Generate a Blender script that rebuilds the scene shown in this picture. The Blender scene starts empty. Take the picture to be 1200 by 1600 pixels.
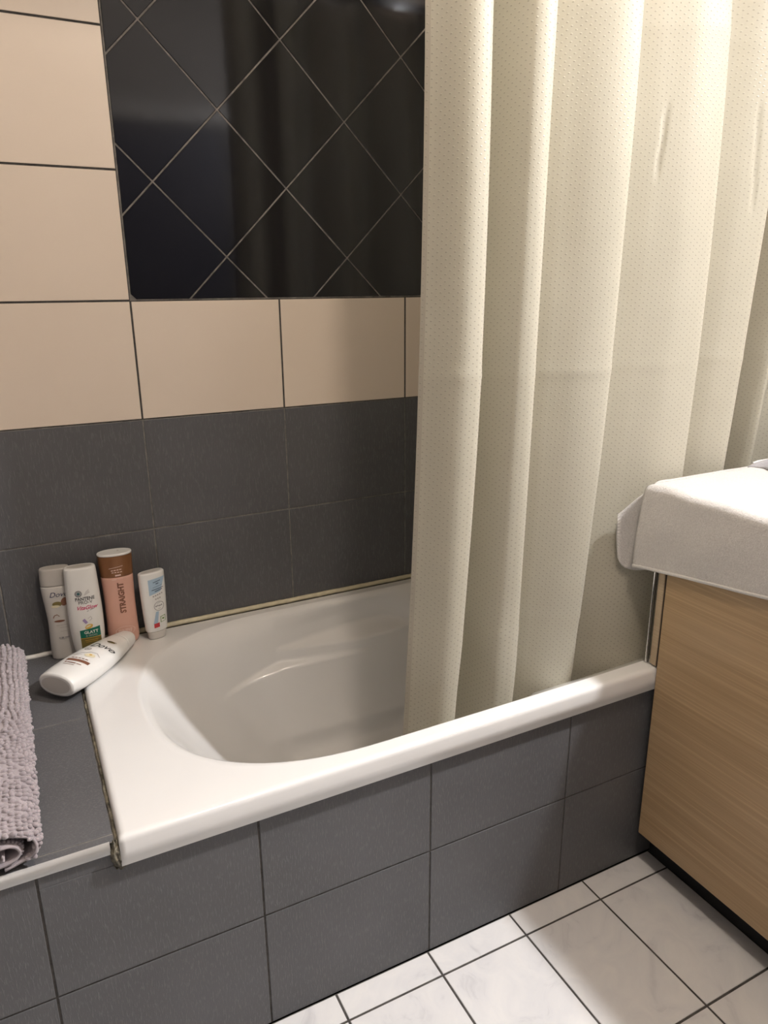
import bpy, bmesh, math, random
from mathutils import Vector, Matrix, noise
random.seed(7)
sc = bpy.context.scene
C = sc.collection

# ------------------------------------------------------------------ camera
cam_d = bpy.data.cameras.new('camera')
cam = bpy.data.objects.new('camera', cam_d); C.objects.link(cam)
cam_d.sensor_fit = 'AUTO'; cam_d.sensor_width = 36.0
cam_d.lens = 1147.1 / 1600.0 * 36.0
cam_d.clip_start = 0.02
cr = Vector((0.89083087, -0.45426547, -0.00795299))
cu = Vector((0.14004072, 0.25788833, 0.95597187))
cf = Vector((0.43221402, 0.85272299, -0.29335055))
M = Matrix((( cr.x, cu.x, -cf.x, 0.212), (cr.y, cu.y, -cf.y, -1.001), (cr.z, cu.z, -cf.z, 1.2907), (0, 0, 0, 1)))
cam.matrix_world = M
sc.camera = cam

# ------------------------------------------------------------------ world, exposure
w = bpy.data.worlds.new('world'); sc.world = w; w.use_nodes = True
w.node_tree.nodes['Background'].inputs[0].default_value = (0.9, 0.92, 1, 1)
w.node_tree.nodes['Background'].inputs[1].default_value = 0.0
vs = sc.view_settings
vs.view_transform = 'Standard'; vs.look = 'None'; vs.gamma = 1.0; vs.use_curve_mapping = False
vs.exposure = 0.15

# lamp strengths (the wall lamp and the added fill lamp are built with their fixtures at the end)
KEY_POS = (1.870, -0.66, 2.29); KEY_R = 0.062; KEY_STRENGTH = 1550.0
KEY_AIM = (-0.75, -0.45, -0.70)
FILL_POS = (0.75, -0.70, 2.50); FILL_R = 0.11; FILL_STRENGTH = 185.0
KEY_COL = (0.97, 0.97, 1.0); FILL_COL = (1.0, 0.865, 0.735)

# ------------------------------------------------------------------ helpers
def link(o, parent=None):
    C.objects.link(o)
    if parent: o.parent = parent
    return o
def mesh(name, verts, faces, mats, fmat=None, parent=None, smooth=True, uv=None):
    me = bpy.data.meshes.new(name)
    me.from_pydata([tuple(v) for v in verts], [], faces)
    for m in (mats if isinstance(mats, (list, tuple)) else [mats]): me.materials.append(m)
    if fmat: me.polygons.foreach_set('material_index', fmat)
    me.polygons.foreach_set('use_smooth', [smooth] * len(me.polygons))
    if uv:
        l = me.uv_layers.new(name='UVMap')
        for lp in me.loops: l.data[lp.index].uv = uv[lp.vertex_index]
    me.update()
    return link(bpy.data.objects.new(name, me), parent)
def tag(o, label=None, cat=None, group=None, kind=None):
    if label: o['label'] = label
    if cat: o['category'] = cat
    if group: o['group'] = group
    if kind: o['kind'] = kind
    return o
def empty(name, loc, label, cat, group=None, rot=(0, 0, 0)):
    o = bpy.data.objects.new(name, None); C.objects.link(o)
    o.location = loc; o.rotation_euler = rot; o.empty_display_size = 0.05
    return tag(o, label, cat, group)
def bm_obj(name, bm, m, parent=None, smooth=False):
    bmesh.ops.recalc_face_normals(bm, faces=bm.faces)
    me = bpy.data.meshes.new(name); bm.to_mesh(me); bm.free()
    for mm in (m if isinstance(m, (list, tuple)) else [m]): me.materials.append(mm)
    for p in me.polygons: p.use_smooth = smooth
    return link(bpy.data.objects.new(name, me), parent)
def box_bm(x0, x1, y0, y1, z0, z1, bev=0.0, seg=2, bm=None):
    b2 = bmesh.new()
    g = bmesh.ops.create_cube(b2, size=1)
    for v in b2.verts:
        v.co = Vector((x0 + (v.co.x + .5) * (x1 - x0), y0 + (v.co.y + .5) * (y1 - y0), z0 + (v.co.z + .5) * (z1 - z0)))
    if bev: bmesh.ops.bevel(b2, geom=list(b2.edges), offset=bev, segments=seg, affect='EDGES', profile=0.5)
    if bm is None: return b2
    me = bpy.data.meshes.new('t'); b2.to_mesh(me); b2.free(); bm.from_mesh(me); bpy.data.meshes.remove(me)
    return bm
def box(name, x0, x1, y0, y1, z0, z1, m, parent=None, bev=0.0, seg=2):
    return bm_obj(name, box_bm(x0, x1, y0, y1, z0, z1, bev, seg), m, parent, smooth=False)
def catmull(P, n):
    out = []
    K = len(P)
    for i in range(K - 1):
        p0, p1, p2, p3 = P[max(i - 1, 0)], P[i], P[i + 1], P[min(i + 2, K - 1)]
        for j in range(n):
            t = j / n
            out.append([0.5 * (2 * b + (c - a) * t + (2 * a - 5 * b + 4 * c - d) * t * t + (-a + 3 * b - 3 * c + d) * t ** 3) for a, b, c, d in zip(p0, p1, p2, p3)])
    out.append(list(P[-1])); return out
def tube(pts, r, m, name, parent=None, n=10, closed=False):
    V = []; F = []
    K = len(pts)
    pts = [Vector(p) for p in pts]
    rr = r if isinstance(r, (list, tuple)) else [r] * K
    for i, p in enumerate(pts):
        t = (pts[min(i + 1, K - 1)] - pts[max(i - 1, 0)]).normalized()
        a = Vector((0, 0, 1)) if abs(t.z) < .9 else Vector((1, 0, 0))
        u = t.cross(a).normalized(); v = t.cross(u)
        for j in range(n):
            an = 2 * math.pi * j / n
            V.append(p + (u * math.cos(an) + v * math.sin(an)) * rr[i])
    for i in range(K - 1):
        for j in range(n):
            F.append((i * n + j, i * n + (j + 1) % n, (i + 1) * n + (j + 1) % n, (i + 1) * n + j))
    F.append(tuple(range(n))); F.append(tuple(reversed(range((K - 1) * n, K * n))))
    return mesh(name, V, F, m, parent=parent)

# ------------------------------------------------------------------ materials
class NT:
    def __init__(s, name):
        s.m = bpy.data.materials.new(name); s.m.use_nodes = True
        s.t = s.m.node_tree; s.b = s.t.nodes['Principled BSDF']; s.out = s.t.nodes['Material Output']
    def n(s, kind, **kw):
        x = s.t.nodes.new(kind)
        for k, v in kw.items():
            if k.startswith('i_'):
                x.inputs[k[2:].replace('_', ' ')].default_value = v
            else: setattr(x, k, v)
        return x
    def l(s, a, b): s.t.links.new(a, b)
    def math(s, op, a, b=None, c=None):
        x = s.n('ShaderNodeMath', operation=op)
        for i, v in enumerate((a, b, c)):
            if v is None: continue
            if isinstance(v, (int, float)): x.inputs[i].default_value = v
            else: s.l(v, x.inputs[i])
        return x.outputs[0]
    def pos(s, scale):
        g = s.n('ShaderNodeNewGeometry'); mp = s.n('ShaderNodeMapping'); mp.inputs['Scale'].default_value = scale
        s.l(g.outputs['Position'], mp.inputs['Vector']); return mp.outputs[0]
    def objc(s, scale):
        g = s.n('ShaderNodeTexCoord'); mp = s.n('ShaderNodeMapping'); mp.inputs['Scale'].default_value = scale
        s.l(g.outputs['Object'], mp.inputs['Vector']); return mp.outputs[0]
    def noise(s, vec, scale=1.0, detail=3.0, rough=0.5):
        x = s.n('ShaderNodeTexNoise'); x.inputs['Scale'].default_value = scale
        x.inputs['Detail'].default_value = detail; x.inputs['Roughness'].default_value = rough
        s.l(vec, x.inputs['Vector']); return x.outputs[0]
    def ramp(s, fac, stops):
        r = s.n('ShaderNodeValToRGB'); s.l(fac, r.inputs[0])
        e = r.color_ramp.elements
        e[0].position = stops[0][0]; e[0].color = (*stops[0][1], 1)
        e[1].position = stops[-1][0]; e[1].color = (*stops[-1][1], 1)
        for p, c in stops[1:-1]:
            k = e.new(p); k.color = (*c, 1)
        return r.outputs[0]
    def mix(s, fac, a, b):
        x = s.n('ShaderNodeMix', data_type='RGBA')
        for sock, v in ((x.inputs['Factor'], fac), (x.inputs['A'], a), (x.inputs['B'], b)):
            if isinstance(v, (int, float)): sock.default_value = v
            elif isinstance(v, tuple): sock.default_value = (*v, 1)
            else: s.l(v, sock)
        return x.outputs['Result']
    def bump(s, h, strength, dist):
        b = s.n('ShaderNodeBump'); b.inputs['Strength'].default_value = strength; b.inputs['Distance'].default_value = dist
        s.l(h, b.inputs['Height']); s.l(b.outputs[0], s.b.inputs['Normal']); return b
    def base(s, v):
        if isinstance(v, tuple): s.b.inputs['Base Color'].default_value = (*v, 1)
        else: s.l(v, s.b.inputs['Base Color'])
    def set(s, **kw):
        for k, v in kw.items(): s.b.inputs[k.replace('_', ' ')].default_value = v
def plain(name, col, rough=0.5, metal=0.0, coat=0.0, spec=0.5, nscale=120.0, var=0.04):
    t = NT(name)
    nz = t.noise(t.objc((1, 1, 1)), nscale, 2)
    a = tuple(max(0, c * (1 - var)) for c in col); b = tuple(min(1, c * (1 + var)) for c in col)
    t.base(t.ramp(nz, [(0.3, a), (0.7, b)]))
    t.set(Roughness=rough, Metallic=metal, Coat_Weight=coat, Specular_IOR_Level=spec)
    return t.m

def m_dark_tile():
    t = NT('dark_grey_ribbed_tile')
    v = t.pos((330, 330, 62)); n1 = t.noise(v, 1.0, 3, .65)
    rib = t.ramp(n1, [(0.52, (0, 0, 0)), (0.70, (1, 1, 1))])
    n2 = t.noise(t.pos((5, 5, 5)), 1.0, 3)
    c = t.ramp(n2, [(0.3, (0.094, 0.094, 0.098)), (0.7, (0.112, 0.112, 0.117))])
    t.base(t.mix(t.math('MULTIPLY', rib, 0.40), c, (0.20, 0.198, 0.20)))
    t.set(Roughness=0.48, Specular_IOR_Level=0.4); t.bump(rib, 0.5, 0.0006)
    return t.m
def m_cream_tile():
    t = NT('cream_tile')
    n2 = t.noise(t.pos((4, 4, 4)), 1.0, 4)
    sp = t.noise(t.pos((500, 500, 500)), 1.0, 1)
    c = t.ramp(n2, [(0.3, (0.755, 0.645, 0.535)), (0.7, (0.79, 0.68, 0.57))])
    t.base(t.mix(t.math('MULTIPLY', sp, 0.12), c, (0.6, 0.5, 0.4)))
    t.set(Roughness=0.38); t.bump(t.noise(t.pos((90, 90, 90)), 1, 2), 0.05, 0.0005)
    return t.m
def m_black_tile():
    t = NT('glossy_black_tile')
    n = t.noise(t.pos((9, 9, 9)), 1.0, 2)
    t.base(t.ramp(n, [(0.3, (0.006, 0.006, 0.008)), (0.7, (0.009, 0.009, 0.011))]))
    t.set(Roughness=0.09, Specular_IOR_Level=0.5); t.bump(n, 0.06, 0.004)
    return t.m
def m_floor_tile():
    t = NT('white_marbled_floor_tile')
    d = t.noise(t.pos((6, 6, 6)), 1.0, 2)
    vv = t.n('ShaderNodeVectorMath', operation='MULTIPLY_ADD')
    cx = t.n('ShaderNodeCombineXYZ'); t.l(d, cx.inputs[0]); t.l(d, cx.inputs[1])
    t.l(cx.outputs[0], vv.inputs[0]); vv.inputs[1].default_value = (3, 3, 3); t.l(t.pos((11, 11, 11)), vv.inputs[2])
    n = t.noise(vv.outputs[0], 1.0, 6, .62)
    c = t.ramp(n, [(0.28, (0.56, 0.55, 0.56)), (0.42, (0.71, 0.70, 0.70)), (0.62, (0.77, 0.755, 0.74)), (0.75, (0.73, 0.70, 0.68))])
    t.base(c); t.set(Roughness=0.32); t.bump(t.noise(t.pos((60, 60, 60)), 1, 2), 0.05, 0.001)
    return t.m
def m_grout(name, a, b, rough=0.9):
    t = NT(name); t.base(t.ramp(t.noise(t.pos((40, 40, 40)), 1, 5, .7), [(0.35, a), (0.65, b)]))
    t.set(Roughness=rough); t.bump(t.noise(t.pos((500, 500, 500)), 1, 2), 0.4, 0.0006); return t.m
def m_wood(name, a, b, c, ax=(26, 1.3, 75)):
    t = NT(name)
    v = t.pos(ax); n1 = t.noise(v, 1.0, 5, .62); n2 = t.noise(t.pos((60, 2.2, 300)), 1.0, 4, .65)
    base = t.ramp(n1, [(0.30, a), (0.5, b), (0.68, c)])
    line = t.ramp(n2, [(0.5, (0, 0, 0)), (0.68, (1, 1, 1))])
    t.base(t.mix(t.math('MULTIPLY', line, 0.55), base, tuple(x * 1.3 for x in c)))
    t.set(Roughness=0.42); t.bump(n2, 0.12, 0.0004); return t.m
def m_curtain():
    t = NT('satin_dotted_curtain_fabric')
    uv = t.n('ShaderNodeUVMap'); sep = t.n('ShaderNodeSeparateXYZ'); t.l(uv.outputs[0], sep.inputs[0])
    px, pz = 0.0078, 0.0118
    u = t.math('DIVIDE', sep.outputs[0], px); v0 = t.math('DIVIDE', sep.outputs[1], pz)
    col = t.math('FLOOR', u)
    odd = t.math('MODULO', col, 2.0)
    v = t.math('ADD', v0, t.math('MULTIPLY', odd, 0.5))
    fu = t.math('SUBTRACT', t.math('FRACT', u), 0.5); fv = t.math('SUBTRACT', t.math('FRACT', v), 0.5)
    du = t.math('MULTIPLY', fu, px); dv = t.math('MULTIPLY', fv, pz)
    d = t.math('SQRT', t.math('ADD', t.math('MULTIPLY', du, du), t.math('MULTIPLY', t.math('MULTIPLY', dv, dv), 2.4)))
    mr = t.n('ShaderNodeMapRange'); mr.inputs[1].default_value = 0.0009; mr.inputs[2].default_value = 0.0023
    mr.inputs[3].default_value = 1.0; mr.inputs[4].default_value = 0.0; t.l(d, mr.inputs[0])
    dot = mr.outputs[0]
    big = t.noise(t.pos((3, 3, 3)), 1, 3)
    ground = t.ramp(big, [(0.3, (0.545, 0.515, 0.415)), (0.7, (0.60, 0.57, 0.468))])
    colr = t.mix(t.math('MULTIPLY', dot, 0.62), ground, (0.36, 0.33, 0.27))
    # narrow stitched hem down the free edge
    hem = t.math('LESS_THAN', sep.outputs[0], 0.009)
    colr = t.mix(t.math('MULTIPLY', hem, 0.55), colr, (0.42, 0.37, 0.30))
    t.base(colr)
    rg = t.math('SUBTRACT', 0.50, t.math('MULTIPLY', dot, 0.33)); t.l(rg, t.b.inputs['Roughness'])
    t.set(Specular_IOR_Level=0.55, Sheen_Weight=0.15)
    # the woven dots are raised and catch the lamp
    h = t.math('ADD', t.math('MULTIPLY', dot, 1.0), t.math('MULTIPLY', t.noise(t.pos((160, 160, 60)), 1, 2), 0.25))
    bp = t.bump(h, 0.45, 0.0007)
    tr = t.n('ShaderNodeBsdfTranslucent'); t.l(colr, tr.inputs[0]); t.l(bp.outputs[0], tr.inputs['Normal'])
    mx = t.n('ShaderNodeMixShader'); mx.inputs[0].default_value = 0.27
    t.l(t.b.outputs[0], mx.inputs[1]); t.l(tr.outputs[0], mx.inputs[2]); t.l(mx.outputs[0], t.out.inputs[0])
    return t.m
def m_towel():
    t = NT('white_terry_towel')
    n = t.noise(t.pos((330, 330, 330)), 1, 4, .75); n2 = t.noise(t.pos((70, 70, 70)), 1, 3)
    t.base(t.ramp(n, [(0.3, (0.60, 0.565, 0.53)), (0.7, (0.80, 0.765, 0.73))]))
    t.set(Roughness=0.95, Sheen_Weight=0.4, Specular_IOR_Level=0.1)
    t.bump(t.math('ADD', n, n2), 0.9, 0.0032); return t.m
def m_chenille():
    t = NT('lilac_grey_chenille')
    n = t.noise(t.pos((700, 700, 700)), 1, 2); n2 = t.noise(t.pos((30, 30, 30)), 1, 2)
    c = t.ramp(n2, [(0.3, (0.29, 0.25, 0.262)), (0.7, (0.37, 0.325, 0.34))])
    t.base(t.mix(t.math('MULTIPLY', n, 0.3), c, (0.48, 0.43, 0.445)))
    t.set(Roughness=0.9, Sheen_Weight=0.5, Specular_IOR_Level=0.15); t.bump(n, 0.5, 0.0008); return t.m

DARK = m_dark_tile(); CREAM = m_cream_tile(); BLACK = m_black_tile(); FLOORT = m_floor_tile()
G_DARK = m_grout('dark_grout', (0.045, 0.04, 0.036), (0.095, 0.088, 0.08))
G_MID = m_grout('grey_grout', (0.12, 0.112, 0.102), (0.27, 0.25, 0.225))
G_OLD = m_grout('crumbled_grout', (0.045, 0.04, 0.03), (0.30, 0.27, 0.20))
WALLP = plain('greige_paint', (0.17, 0.16, 0.15), 0.8, nscale=20)
CEILP = plain('ceiling_paint', (0.62, 0.58, 0.53), 0.85, nscale=20)
ENAMEL = plain('white_bath_enamel', (0.80, 0.79, 0.77), 0.17, coat=0.3, nscale=8, var=0.012)
SILIC = plain('yellowed_silicone', (0.62, 0.56, 0.40), 0.5, nscale=60, var=0.1)
SILW = plain('white_silicone', (0.78, 0.76, 0.72), 0.45, nscale=60, var=0.06)
TRIMW = plain('white_plastic_trim', (0.90, 0.90, 0.89), 0.3, nscale=30, var=0.02)
WOOD = m_wood('light_oak_veneer', (0.36, 0.24, 0.125), (0.40, 0.272, 0.148), (0.455, 0.318, 0.18), (20, 1.0, 48))
WOODE = m_wood('oak_edge_strip', (0.40, 0.30, 0.19), (0.45, 0.345, 0.225), (0.50, 0.39, 0.26), (75, 75, 1.5))
GAPM = plain('dark_joint', (0.03, 0.022, 0.014), 0.8)
CHROME = plain('chrome', (0.72, 0.71, 0.68), 0.16, metal=1.0)
PLINTH = plain('black_plinth', (0.008, 0.008, 0.009), 0.3)
WHITEM = plain('white_laminate', (0.8, 0.78, 0.75), 0.4)
CURT = m_curtain(); TOWEL = m_towel(); CHEN = m_chenille()
TOWELHEM = plain('towel_hem_tape', (0.72, 0.69, 0.65), 0.9, nscale=400, var=0.08)

# ------------------------------------------------------------------ tile fields
def inset_poly(P, d):
    n = len(P); out = []
    lines = []
    for i in range(n):
        a = Vector(P[i]); b = Vector(P[(i + 1) % n]); t = (b - a).normalized(); nn = Vector((-t.y, t.x))
        lines.append((a + nn * d, t))
    for i in range(n):
        p1, t1 = lines[i - 1]; p2, t2 = lines[i]
        den = t1.x * t2.y - t1.y * t2.x
        if abs(den) < 1e-7: out.append(tuple(p2)); continue
        s = ((p2.x - p1.x) * t2.y - (p2.y - p1.y) * t2.x) / den
        out.append(tuple(p1 + t1 * s))
    return out
def clip_poly(P, x0, x1, y0, y1):
    def cl(P, f, inter):
        o = []
        for i in range(len(P)):
            a, b = P[i - 1], P[i]
            if f(b):
                if not f(a): o.append(inter(a, b))
                o.append(b)
            elif f(a): o.append(inter(a, b))
        return o
    def ix(v): return lambda a, b: (v, a[1] + (b[1] - a[1]) * (v - a[0]) / (b[0] - a[0]))
    def iy(v): return lambda a, b: (a[0] + (b[0] - a[0]) * (v - a[1]) / (b[1] - a[1]), v)
    P = cl(P, lambda p: p[0] >= x0, ix(x0)); P = cl(P, lambda p: p[0] <= x1, ix(x1)) if P else P
    P = cl(P, lambda p: p[1] >= y0, iy(y0)) if P else P; P = cl(P, lambda p: p[1] <= y1, iy(y1)) if P else P
    o = []
    for p in P:
        if not o or (abs(p[0] - o[-1][0]) + abs(p[1] - o[-1][1])) > 1e-6: o.append(p)
    if len(o) > 1 and (abs(o[0][0] - o[-1][0]) + abs(o[0][1] - o[-1][1])) < 1e-6: o.pop()
    return o
def area(P): return 0.5 * sum(P[i - 1][0] * P[i][1] - P[i][0] * P[i - 1][1] for i in range(len(P)))
def tile_field(name, fn, rects, tiles, mats, gap=0.003, t=0.0016):
    """fn(u,v,h) -> world; h is height above the tile face plane.  rects: (u0,u1,v0,v1,mat) grout beds; tiles: (poly, mat[, gap])"""
    V = []; F = []; FM = []
    for (u0, u1, v0, v1, m) in rects:
        k = len(V); V += [fn(u0, v0, -t), fn(u1, v0, -t), fn(u1, v1, -t), fn(u0, v1, -t)]
        F.append((k, k + 1, k + 2, k + 3)); FM.append(m)
    for tl in tiles:
        P, m = tl[0], tl[1]; g = tl[2] if len(tl) > 2 else gap
        if len(P) < 3: continue
        if area(P) < 0: P = P[::-1]
        if area(P) < 4e-5: continue
        P1 = inset_poly(P, g / 2); P2 = inset_poly(P, g / 2 + 0.0009)
        if area(P2) <= 1e-5: continue
        jit = random.uniform(-.00015, .00015)
        k = len(V); n = len(P)
        for p in P1: V.append(fn(p[0], p[1], -t))
        for p in P1: V.append(fn(p[0], p[1], -0.0007 + jit))
        for p in P2: V.append(fn(p[0], p[1], jit))
        for r in range(2):
            for i in range(n):
                j = (i + 1) % n
                F.append((k + r * n + i, k + r * n + j, k + (r + 1) * n + j, k + (r + 1) * n + i)); FM.append(m)
        F.append(tuple(k + 2 * n + i for i in range(n))); FM.append(m)
    return mesh(name, V, F, mats, FM, smooth=False)
def rect(u0, u1, v0, v1): return [(u0, v0), (u1, v0), (u1, v1), (u0, v1)]

T = 0.333; W = 0.692; HB = 0.2551; ZB = 1.0114; XB = 0.469
XL, XR, YO, ZC = -0.62, 1.96, -1.42, 2.60
# back wall behind the bath: dark rows, a cream row, a panel of black diagonal tiles in a cream frame
fb = lambda u, v, h: (u, W - h, v)
tiles = []; rects = [(XL, XR, 0.0, ZB, 3), (XL, XR, ZB, ZC, 2)]
for k in range(-4, 6):
    u0, u1 = max(XB + k * T, XL), min(XB + (k + 1) * T, XR)
    if u1 - u0 < .01: continue
    for r in range(-4, 0):
        v0, v1 = max(ZB + r * HB, 0.0), ZB + (r + 1) * HB
        tiles.append((rect(u0, u1, v0, v1), 0, 0.003))
    for r in range(0, 6):
        v0, v1 = ZB + r * HB, min(ZB + (r + 1) * HB, ZC)
        if r >= 1 and 0 <= k < 4: continue
        if v1 - v0 > .01: tiles.append((rect(u0, u1, v0, v1), 1, 0.0042))
PX0, PX1, PZ0, PZ1 = XB, XB + 4 * T, ZB + HB, ZC
rects.append((PX0, PX1, PZ0, PZ1, 4))
hd = 0.1462; nx0, nz0 = 0.5385, 1.3570
for i in range(-4, 14):
    for j in range(-4, 14):
        if (i + j) % 2: continue
        cx_, cz_ = nx0 + i * hd, nz0 + j * hd      # tile centres
        P = clip_poly([(cx_ + hd, cz_), (cx_, cz_ + hd), (cx_ - hd, cz_), (cx_, cz_ - hd)], PX0 + .001, PX1 - .001, PZ0 + .001, PZ1 - .001)
        if len(P) > 2: tiles.append((P, 5, 0.0034))
wb = tile_field('wall_back', fb, rects, tiles, [DARK, CREAM, G_DARK, G_MID, G_MID, BLACK])
# one rect in the list overlaps (cream grout behind the black panel): push it back
me = wb.data
for vi in me.polygons[1].vertices: me.vertices[vi].co.y += 0.001
tag(wb, kind='structure')

# bath front panel (tiled) and the raised ledge to its left
XF = 0.8135; ZJ = 0.246
ff = lambda u, v, h: (u, -h, v)
tiles = []; rects = [(XL, XR, 0, 0.482, 1)]
for k in range(-5, 4):
    u0, u1 = max(XF + k * T, XL), min(XF + (k + 1) * T, XR)
    if u1 - u0 < .01: continue
    tiles.append((rect(u0, u1, 0.0, ZJ), 0)); tiles.append((rect(u0, u1, ZJ, 0.4795 if u1 < .27 else 0.4535), 0))
# the tile left of the bath corner runs up to the trim, the rest stops at the rim
tiles.append((rect(XF - 2 * T + .0018, 0.2585, 0.4518, 0.4795), 0, 0.0))
pn = tile_field('wall_bath_front', ff, rects, tiles, [DARK, G_DARK], gap=0.0036)
tag(pn, kind='structure')
fl = lambda u, v, h: (u, v, 0.495 + h)
LX = 0.2595
tiles = []
for (u0, u1) in ((XL, -0.41), (-0.41, -0.077), (-0.077, LX)):
    for (v0, v1) in ((0.0, 0.018), (0.018, 0.378), (0.378, W)):
        tiles.append((rect(u0, u1, v0, v1), 0))
lg = tile_field('wall_ledge_top', fl, [(XL, LX, 0, W, 1)], tiles, [DARK, G_MID], gap=0.0032)
tag(lg, kind='structure')
# body under the ledge, closing it towards the bath
lb = box('wall_ledge_side', LX - .006, LX - .0005, 0.004, W - .004, 0.0, 0.4915, G_OLD); tag(lb, kind='structure')
# floor
fg = lambda u, v, h: (u, v, h)
TF, XQ, YD, LF = 0.2024, 0.8098, -0.0604, 0.2818
tiles = []
for i in range(-8, 7):
    u0, u1 = max(XQ + i * TF, XL), min(XQ + (i + 1) * TF, XR)
    if u1 - u0 < .01: continue
    ys = [0.0, YD] + [YD - LF * j for j in range(1, 7)]
    for a, b in zip(ys[1:], ys[:-1]):
        tiles.append((rect(u0, u1, max(a, YO), b), 0))
fo = tile_field('floor', fg, [(XL, XR, YO, 0, 1)], tiles, [FLOORT, G_DARK], gap=0.0046, t=0.0014)
tag(fo, kind='structure')
# other walls and ceiling (closing the room)
fr = lambda u, v, h: (XR - h, u, v)
tiles = []
for k in range(-8, 3):
    u0, u1 = max(W - (k + 1) * T, YO), min(W - k * T, W)
    if u1 - u0 < .01: continue
    for r in range(-4, 6):
        v0, v1 = max(ZB + r * HB, 0), min(ZB + (r + 1) * HB, ZC)
        tiles.append((rect(u0, u1, v0, v1), 0 if r < 0 else 1))
for k in range(3, 8):
    u0, u1 = max(W - (k + 1) * T, YO), W - k * T
    for r in range(-4, 6):
        v0, v1 = max(ZB + r * HB, 0), min(ZB + (r + 1) * HB, ZC)
        if u1 - u0 > .01: tiles.append((rect(u0, u1, v0, v1), 0 if r < 0 else 1))
wr = tile_field('wall_right', fr, [(YO, W, 0, ZC, 2)], tiles, [DARK, CREAM, G_DARK]); tag(wr, kind='structure')
wl = box('wall_left', XL - .05, XL, YO, W, 0, ZC, WALLP); tag(wl, kind='structure')
DX0, DX1, DZ = 0.42, 1.32, 2.03
b = box_bm(XL, DX0, YO - .08, YO, 0, ZC); box_bm(DX1, XR, YO - .08, YO, 0, ZC, bm=b); box_bm(DX0, DX1, YO - .08, YO, DZ, ZC, bm=b)
wf = bm_obj('wall_front', b, WALLP); tag(wf, kind='structure')
DOORM = plain('dark_door_paint', (0.03, 0.03, 0.045), 0.5)
dr = box('door_1', DX0 + .01, DX1 - .01, YO - .06, YO - .02, 0.005, DZ - .01, DOORM, bev=.002); tag(dr, kind='structure')
box('door_panel', DX0 + .13, DX1 - .13, YO - .022, YO - .012, 1.1, 1.85, DOORM, dr, bev=.004)
box('door_panel', DX0 + .13, DX1 - .13, YO - .022, YO - .012, 0.18, 0.95, DOORM, dr, bev=.004)
tube([(DX0 + .07, YO - .02, 1.03), (DX0 + .07, YO + .03, 1.03), (DX0 + .17, YO + .035, 1.03)], .008, CHROME, 'door_handle', dr)
b = box_bm(DX0 - .07, DX0, YO, YO + .015, 0, DZ + .07, .002); box_bm(DX1, DX1 + .07, YO, YO + .015, 0, DZ + .07, .002, bm=b); box_bm(DX0, DX1, YO, YO + .015, DZ, DZ + .07, .002, bm=b)
tag(bm_obj('trim_1', b, plain('door_frame_paint', (0.30, 0.29, 0.28), .5)), kind='structure')
ce = box('ceiling', XL, XR, YO, W, ZC, ZC + .05, CEILP); tag(ce, kind='structure')

# white quarter-round profile along the ledge's front edge
pts = []
prof = [(0.004, 0.4948), (-0.001, 0.4946), (-0.0045, 0.4925), (-0.006, 0.4885), (-0.006, 0.4775), (-0.0045, 0.4765), (0.0, 0.4765)]
V = [(XL, a, c) for a, c in prof] + [(0.2515, a, c) for a, c in prof]; n = len(prof)
F = [(i, i + 1, n + i + 1, n + i) for i in range(n - 1)] + [tuple(range(n)), tuple(range(2 * n - 1, n - 1, -1))]
tag(mesh('trim_2', V, F, TRIMW), kind='structure')

# ------------------------------------------------------------------ bathtub
TX0, TX1, TY0, TY1, TZ = 0.264, 1.953, -0.013, 0.684, 0.506
tub = empty('bathtub', (TX0, TY0, 0.0), 'white enamel bathtub set behind the grey tiled panel, half screened by the curtain', 'bathtub')
def sup(t, n):
    c, s = math.cos(t), math.sin(t)
    return math.copysign(abs(c) ** (2 / n), c), math.copysign(abs(s) ** (2 / n), s)
NA = 256
Ox, Oy = 1.085, 0.338
def section(z):
    """half extents of the basin opening at height z: left x, right x, front y, back y, exponent"""
    k = (TZ - z)
    def ip(tab):
        n_ = len(tab)
        m_ = [0] * n_
        dl = [(tab[q + 1][1] - tab[q][1]) / (tab[q + 1][0] - tab[q][0]) for q in range(n_ - 1)]
        m_[0] = dl[0]; m_[-1] = dl[-1]
        for q in range(1, n_ - 1): m_[q] = 0 if dl[q - 1] * dl[q] <= 0 else 2 / (1 / dl[q - 1] + 1 / dl[q])
        for q in range(n_ - 1):
            a, va = tab[q]; b, vb = tab[q + 1]
            if k <= b:
                h_ = b - a; t = (k - a) / h_
                return (va * (2 * t ** 3 - 3 * t * t + 1) + m_[q] * h_ * (t ** 3 - 2 * t * t + t) + vb * (3 * t * t - 2 * t ** 3) + m_[q + 1] * h_ * (t ** 3 - t * t))
        return tab[-1][1]
    xl = ip([(0, .360), (.006, .370), (.016, .379), (.035, .394), (.12, .455), (.24, .550), (.31, .610), (.355, .675), (.378, .76), (.385, .82)])
    xr = ip([(0, 1.885), (.006, 1.877), (.016, 1.871), (.035, 1.866), (.24, 1.83), (.31, 1.805), (.355, 1.76), (.378, 1.68), (.385, 1.6)])
    yf = ip([(0, .022), (.006, .031), (.016, .038), (.035, .044), (.24, .075), (.31, .095), (.355, .135), (.378, .19), (.385, .24)])
    yb = ip([(0, .652), (.006, .643), (.016, .636), (.035, .630), (.24, .602), (.31, .580), (.355, .54), (.378, .485), (.385, .44)])
    return xl, xr, yf, yb
def ss(a, b, x):
    t = max(0, min(1, (x - a) / (b - a))); return t * t * (3 - 2 * t)
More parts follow.
